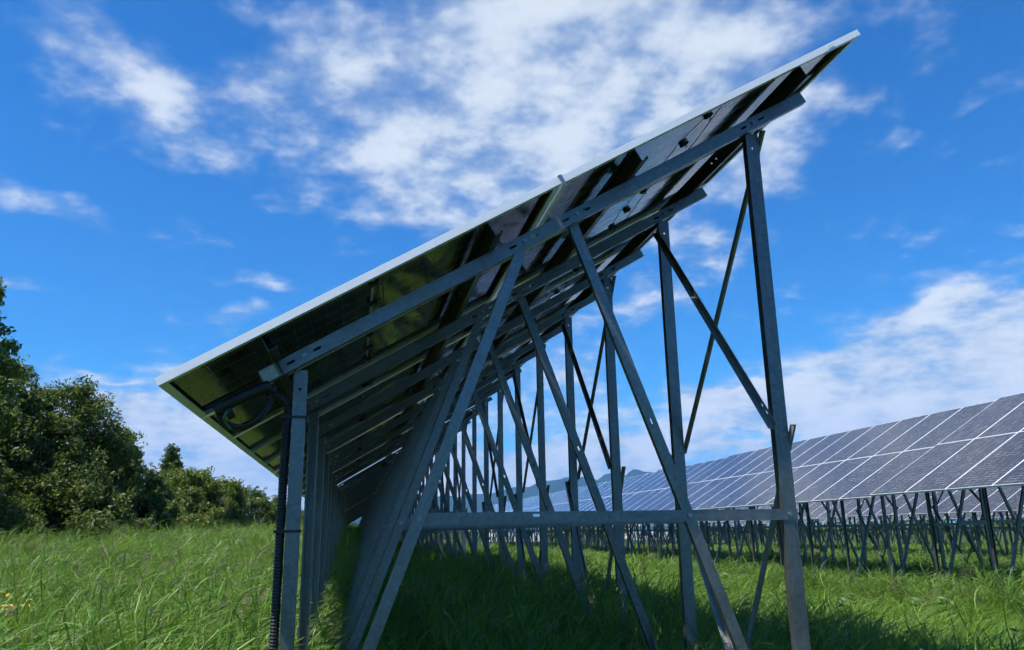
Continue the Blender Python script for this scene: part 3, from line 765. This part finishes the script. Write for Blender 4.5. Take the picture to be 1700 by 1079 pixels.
def scatter(name, coll, nkinds, pos, rotz, scl, idx, label, cat):
    me = bpy.data.meshes.new(name); n = len(pos); me.vertices.add(n); me.vertices.foreach_set('co', np.asarray(pos, np.float32).ravel())
    def attr(nm, typ, key, arr): me.attributes.new(nm, typ, 'POINT').data.foreach_set(key, np.asarray(arr).ravel())
    rot = np.zeros((n, 3), np.float32); rot[:, 2] = rotz; rot[:, 0] = rng.normal(size=n)*.06; rot[:, 1] = rng.normal(size=n)*.08
    attr('rot', 'FLOAT_VECTOR', 'vector', rot); attr('scl', 'FLOAT_VECTOR', 'vector', scl.astype(np.float32)); attr('idx', 'INT', 'value', idx.astype(np.int32))
    o = link(name, me); tag(o, label, cat, kind='stuff')
    ng = bpy.data.node_groups.new(name + '_scatter', 'GeometryNodeTree')
    ng.interface.new_socket('Geometry', in_out='INPUT', socket_type='NodeSocketGeometry'); ng.interface.new_socket('Geometry', in_out='OUTPUT', socket_type='NodeSocketGeometry')
    T = NT(ng); gi, go = T.node('NodeGroupInput'), T.node('NodeGroupOutput')
    ci = T.node('GeometryNodeCollectionInfo'); ci.inputs['Collection'].default_value = coll; ci.inputs['Separate Children'].default_value = True; ci.inputs['Reset Children'].default_value = True
    iop = T.node('GeometryNodeInstanceOnPoints'); iop.inputs['Pick Instance'].default_value = True
    def na(nm, typ):
        nd = T.node('GeometryNodeInputNamedAttribute', data_type=typ); nd.inputs['Name'].default_value = nm
        return nd.outputs['Attribute']
    T.l.new(gi.outputs[0], iop.inputs['Points']); T.l.new(ci.outputs[0], iop.inputs['Instance'])
    T.l.new(na('idx', 'INT'), iop.inputs['Instance Index']); T.l.new(na('rot', 'FLOAT_VECTOR'), iop.inputs['Rotation']); T.l.new(na('scl', 'FLOAT_VECTOR'), iop.inputs['Scale'])
    T.l.new(iop.outputs[0], go.inputs[0])
    md = o.modifiers.new('scatter', 'NODES'); md.node_group = ng
    return o
def wave(x, y):
    return 0.5 + 0.28*np.sin(x*.55+1.3*np.sin(y*.21)) * np.sin(y*.43+.6) + 0.22*np.sin(x*1.7+y*1.1)*np.sin(y*1.5-x*.4)
def field_points(n, az0, az1, d0, d1, power):
    """random ground points in a fan, denser near the viewer"""
    d = (d0**power + (d1**power-d0**power)*rng.uniform(size=n))**(1/power); a = np.radians(rng.uniform(az0, az1, n))
    return d*np.sin(a), d*np.cos(a), d

reeds = source_collection('reed_source', [reed_clump(30+i, 9, 1.25, plume=(i % 2 == 1)) for i in range(6)])
low_reeds = source_collection('low_reed_source', [reed_clump(40+i, 12, 0.72, plume=(i % 3 == 2)) for i in range(6)])
grasses = source_collection('grass_source', [grass_clump(50+i, 46, .62) for i in range(5)] + [weed_clump(60, .6), reed_clump(61, 6, .66, True)])

# left field of reeds
x, y, d = field_points(19000, -62, 3, 2.2, 55, 1.2)
keep = (x < XA + 0.25 + .02*y) & ((x**2+y**2) > 2.3**2)
x, y, d = x[keep], y[keep], d[keep]
hh = 0.66 + 0.40*np.clip((d-3.5)/9, 0, 1) + 0.30*np.clip((d-12)/14, 0, 1) + 0.16*(wave(x, y)-.5) + rng.normal(size=len(x))*.10 + np.where(rng.uniform(size=len(x)) < .03, .22, 0)   # height in metres
ws = np.clip(1+(d-8)/22, 1, 2.6); tall = hh > 0.95; rz = rng.normal(size=len(x))*.95 - .1 + 0.6*(wave(x*.7+4, y*.6)-.5)
for sel, nm, src, h0, lab in ((tall, 'reed_bed', reeds, 1.25, 'tall green reeds bending in the wind in the left field'), (~tall, 'low_reed_bed', low_reeds, 0.75, 'shorter wind-bent reeds in the left foreground')):
    k = int(sel.sum()); sc = hh[sel]/h0
    scatter(nm, src, 6, np.stack([x[sel], y[sel], gz(x[sel], y[sel])], 1), rz[sel], np.stack([ws[sel], ws[sel], sc], 1), rng.integers(0, 6, k), lab, 'reeds')
# reeds under and behind the tables
x, y, d = field_points(16000, -14, 60, 3.0, 60, 1.2)
keep = ((x > XA+.1) & (x < 4.6)) | ((x > 9.2) & (x < 15)) | (x > 19)
x, y, d = x[keep], y[keep], d[keep]
hh = 0.80 + 0.26*(wave(x+9, y)-.5) + rng.normal(size=len(x))*.10 + np.where((x > .5) & (x < 2.6), .42*np.clip((y-4.2)/3, 0, 1), 0); ws = np.clip(.8+(d-8)/25, .8, 2.2)
scatter('reed_undergrowth', low_reeds, 6, np.stack([x, y, gz(x, y)], 1), rng.normal(size=len(x))*.8, np.stack([ws, ws, hh], 1), rng.integers(0, 6, len(x)),
        'dark leafy reeds growing under the solar tables', 'reeds')
# soft grass between the rows and everywhere as a lower storey
x, y, d = field_points(26000, -55, 66, 1.6, 75, 1.35)
keep = (x > -1.2) | (d > 9)
x, y, d = x[keep], y[keep], d[keep]
alley = (x > 3.0) & (x < 10)
hh = np.where(alley, .95, .7) + 0.3*(wave(x*1.2, y*1.2)-.5) + rng.normal(size=len(x))*.08; hh = np.where(x < XA, 1.1, hh); ws = np.clip(1.1+(d-6)/14, 1.1, 3.2)
scatter('meadow_grass', grasses, 5, np.stack([x, y, gz(x, y)], 1), rng.normal(size=len(x))*.6 + .2, np.stack([ws, ws, hh], 1), np.where(rng.uniform(size=len(x)) < .06, rng.integers(5, 7, len(x)), rng.integers(0, 5, len(x))),
        'bright green meadow grass between the table rows', 'grass')

# yellow flowers in the left reeds
def flower(px, py, D, label, seed):
    r = np.random.default_rng(seed); d = ray(px, py); p = Vector(d)*(D/d.y) + Vector((0, 0, CAM_Z))
    root = empty('yellow_flower', (p.x, p.y, 0)); tag(root, label, 'flower', 'yellow flowers in the reeds')
    mb = MB(); heads = []
    for k in range(5):
        h = Vector((r.normal()*.035, r.normal()*.035, p.z + r.normal()*.025)); heads.append(h)
        mb.tube([(0, 0, 0), (0.01, 0, p.z*.7), tuple(h)], [.005, .004, .002], 5)
    link('stem', mb.mesh('stem', [M['stem']]), root)
    for h in heads:
        mb = MB(); mb.tube([(0, 0, -.004), (0, 0, .006)], .008, 8)
        for k in range(11):
            a = 2*math.pi*k/11; c, s = math.cos(a), math.sin(a); e = .0045
            mb.add([(c*.006-s*e, s*.006+c*e, .002), (c*.006+s*e, s*.006-c*e, .002), (c*.017+s*e*.7, s*.017-c*e*.7, .005), (c*.017-s*e*.7, s*.017+c*e*.7, .005)], [(0, 1, 2, 3)])
        link('flower_head', mb.mesh('flower_head', [M['petal']]), root, mat=None, loc=h, rot=(r.normal()*.6+.5, r.normal()*.5, 0))
flower(12, 1009, 7.2, 'yellow flower at the left picture edge, lowest of the group', 1)
flower(18, 990, 7.6, 'yellow flower in the reeds, topmost of the group at the left edge', 2)
flower(27, 1007, 7.3, 'yellow flower in the reeds, second from the left along the lower row', 3)
flower(46, 1005, 7.3, 'yellow flower in the reeds, rightmost of the group', 4)

# ------------------------------------------------------------------ far white sheds
def shed(px, D, w, dep, h, label):
    dv = ray(px, 885); x, y = dv.x/dv.y*D, D; z = float(gz(x, y)); t = empty('shed', (x, y, z)); tag(t, label, 'shed')
    mb = MB(); mb.box(-w/2, w/2, -dep/2, dep/2, -.2, h); link('wall', mb.mesh('wall', [simple('shed_wall', (.72, .73, .73), .7, 0, .08, 2)]), t)
    mb = MB(); q = h*.35
    mb.add([(-w/2-.2, -dep/2-.2, h), (w/2+.2, -dep/2-.2, h), (w/2+.2, 0, h+q), (-w/2-.2, 0, h+q), (-w/2-.2, dep/2+.2, h), (w/2+.2, dep/2+.2, h)], [(0, 1, 2, 3), (3, 2, 5, 4), (0, 3, 4), (1, 5, 2), (0, 4, 5, 1)])
    link('roof', mb.mesh('roof', [simple('shed_roof', (.28, .29, .31), .6, 0, .1, 2)]), t)
    for k in (-1, 1):
        mb = MB(); mb.box(k*w/4-.6, k*w/4+.6, -dep/2-.03, -dep/2-.004, .9, 2.0); link('window', mb.mesh('window', [M['black']]), t)
shed(852, 150, 9, 6, 2.6, 'small white shed far away, left of the third rear post')
shed(1082, 165, 12, 7, 2.8, 'white shed in the distance under the right row')

# ------------------------------------------------------------------ air
def build_haze():
    mb = MB(); mb.box(-4700, 4700, -4700, 4700, -2.2, 420)
    m = bpy.data.materials.new('air'); m.use_nodes = True; T = NT(m.node_tree); T.n.clear()
    o = T.node('ShaderNodeOutputMaterial'); v = T.node('ShaderNodeVolumePrincipled')
    v.inputs['Color'].default_value = (0.20, 0.48, 1.0, 1); v.inputs['Density'].default_value = 1.5e-4; v.inputs['Anisotropy'].default_value = 0.0
    T.l.new(v.outputs[0], o.inputs['Volume'])
    ob = link('haze', mb.mesh('haze', [m])); tag(ob, kind='stuff')
build_haze()
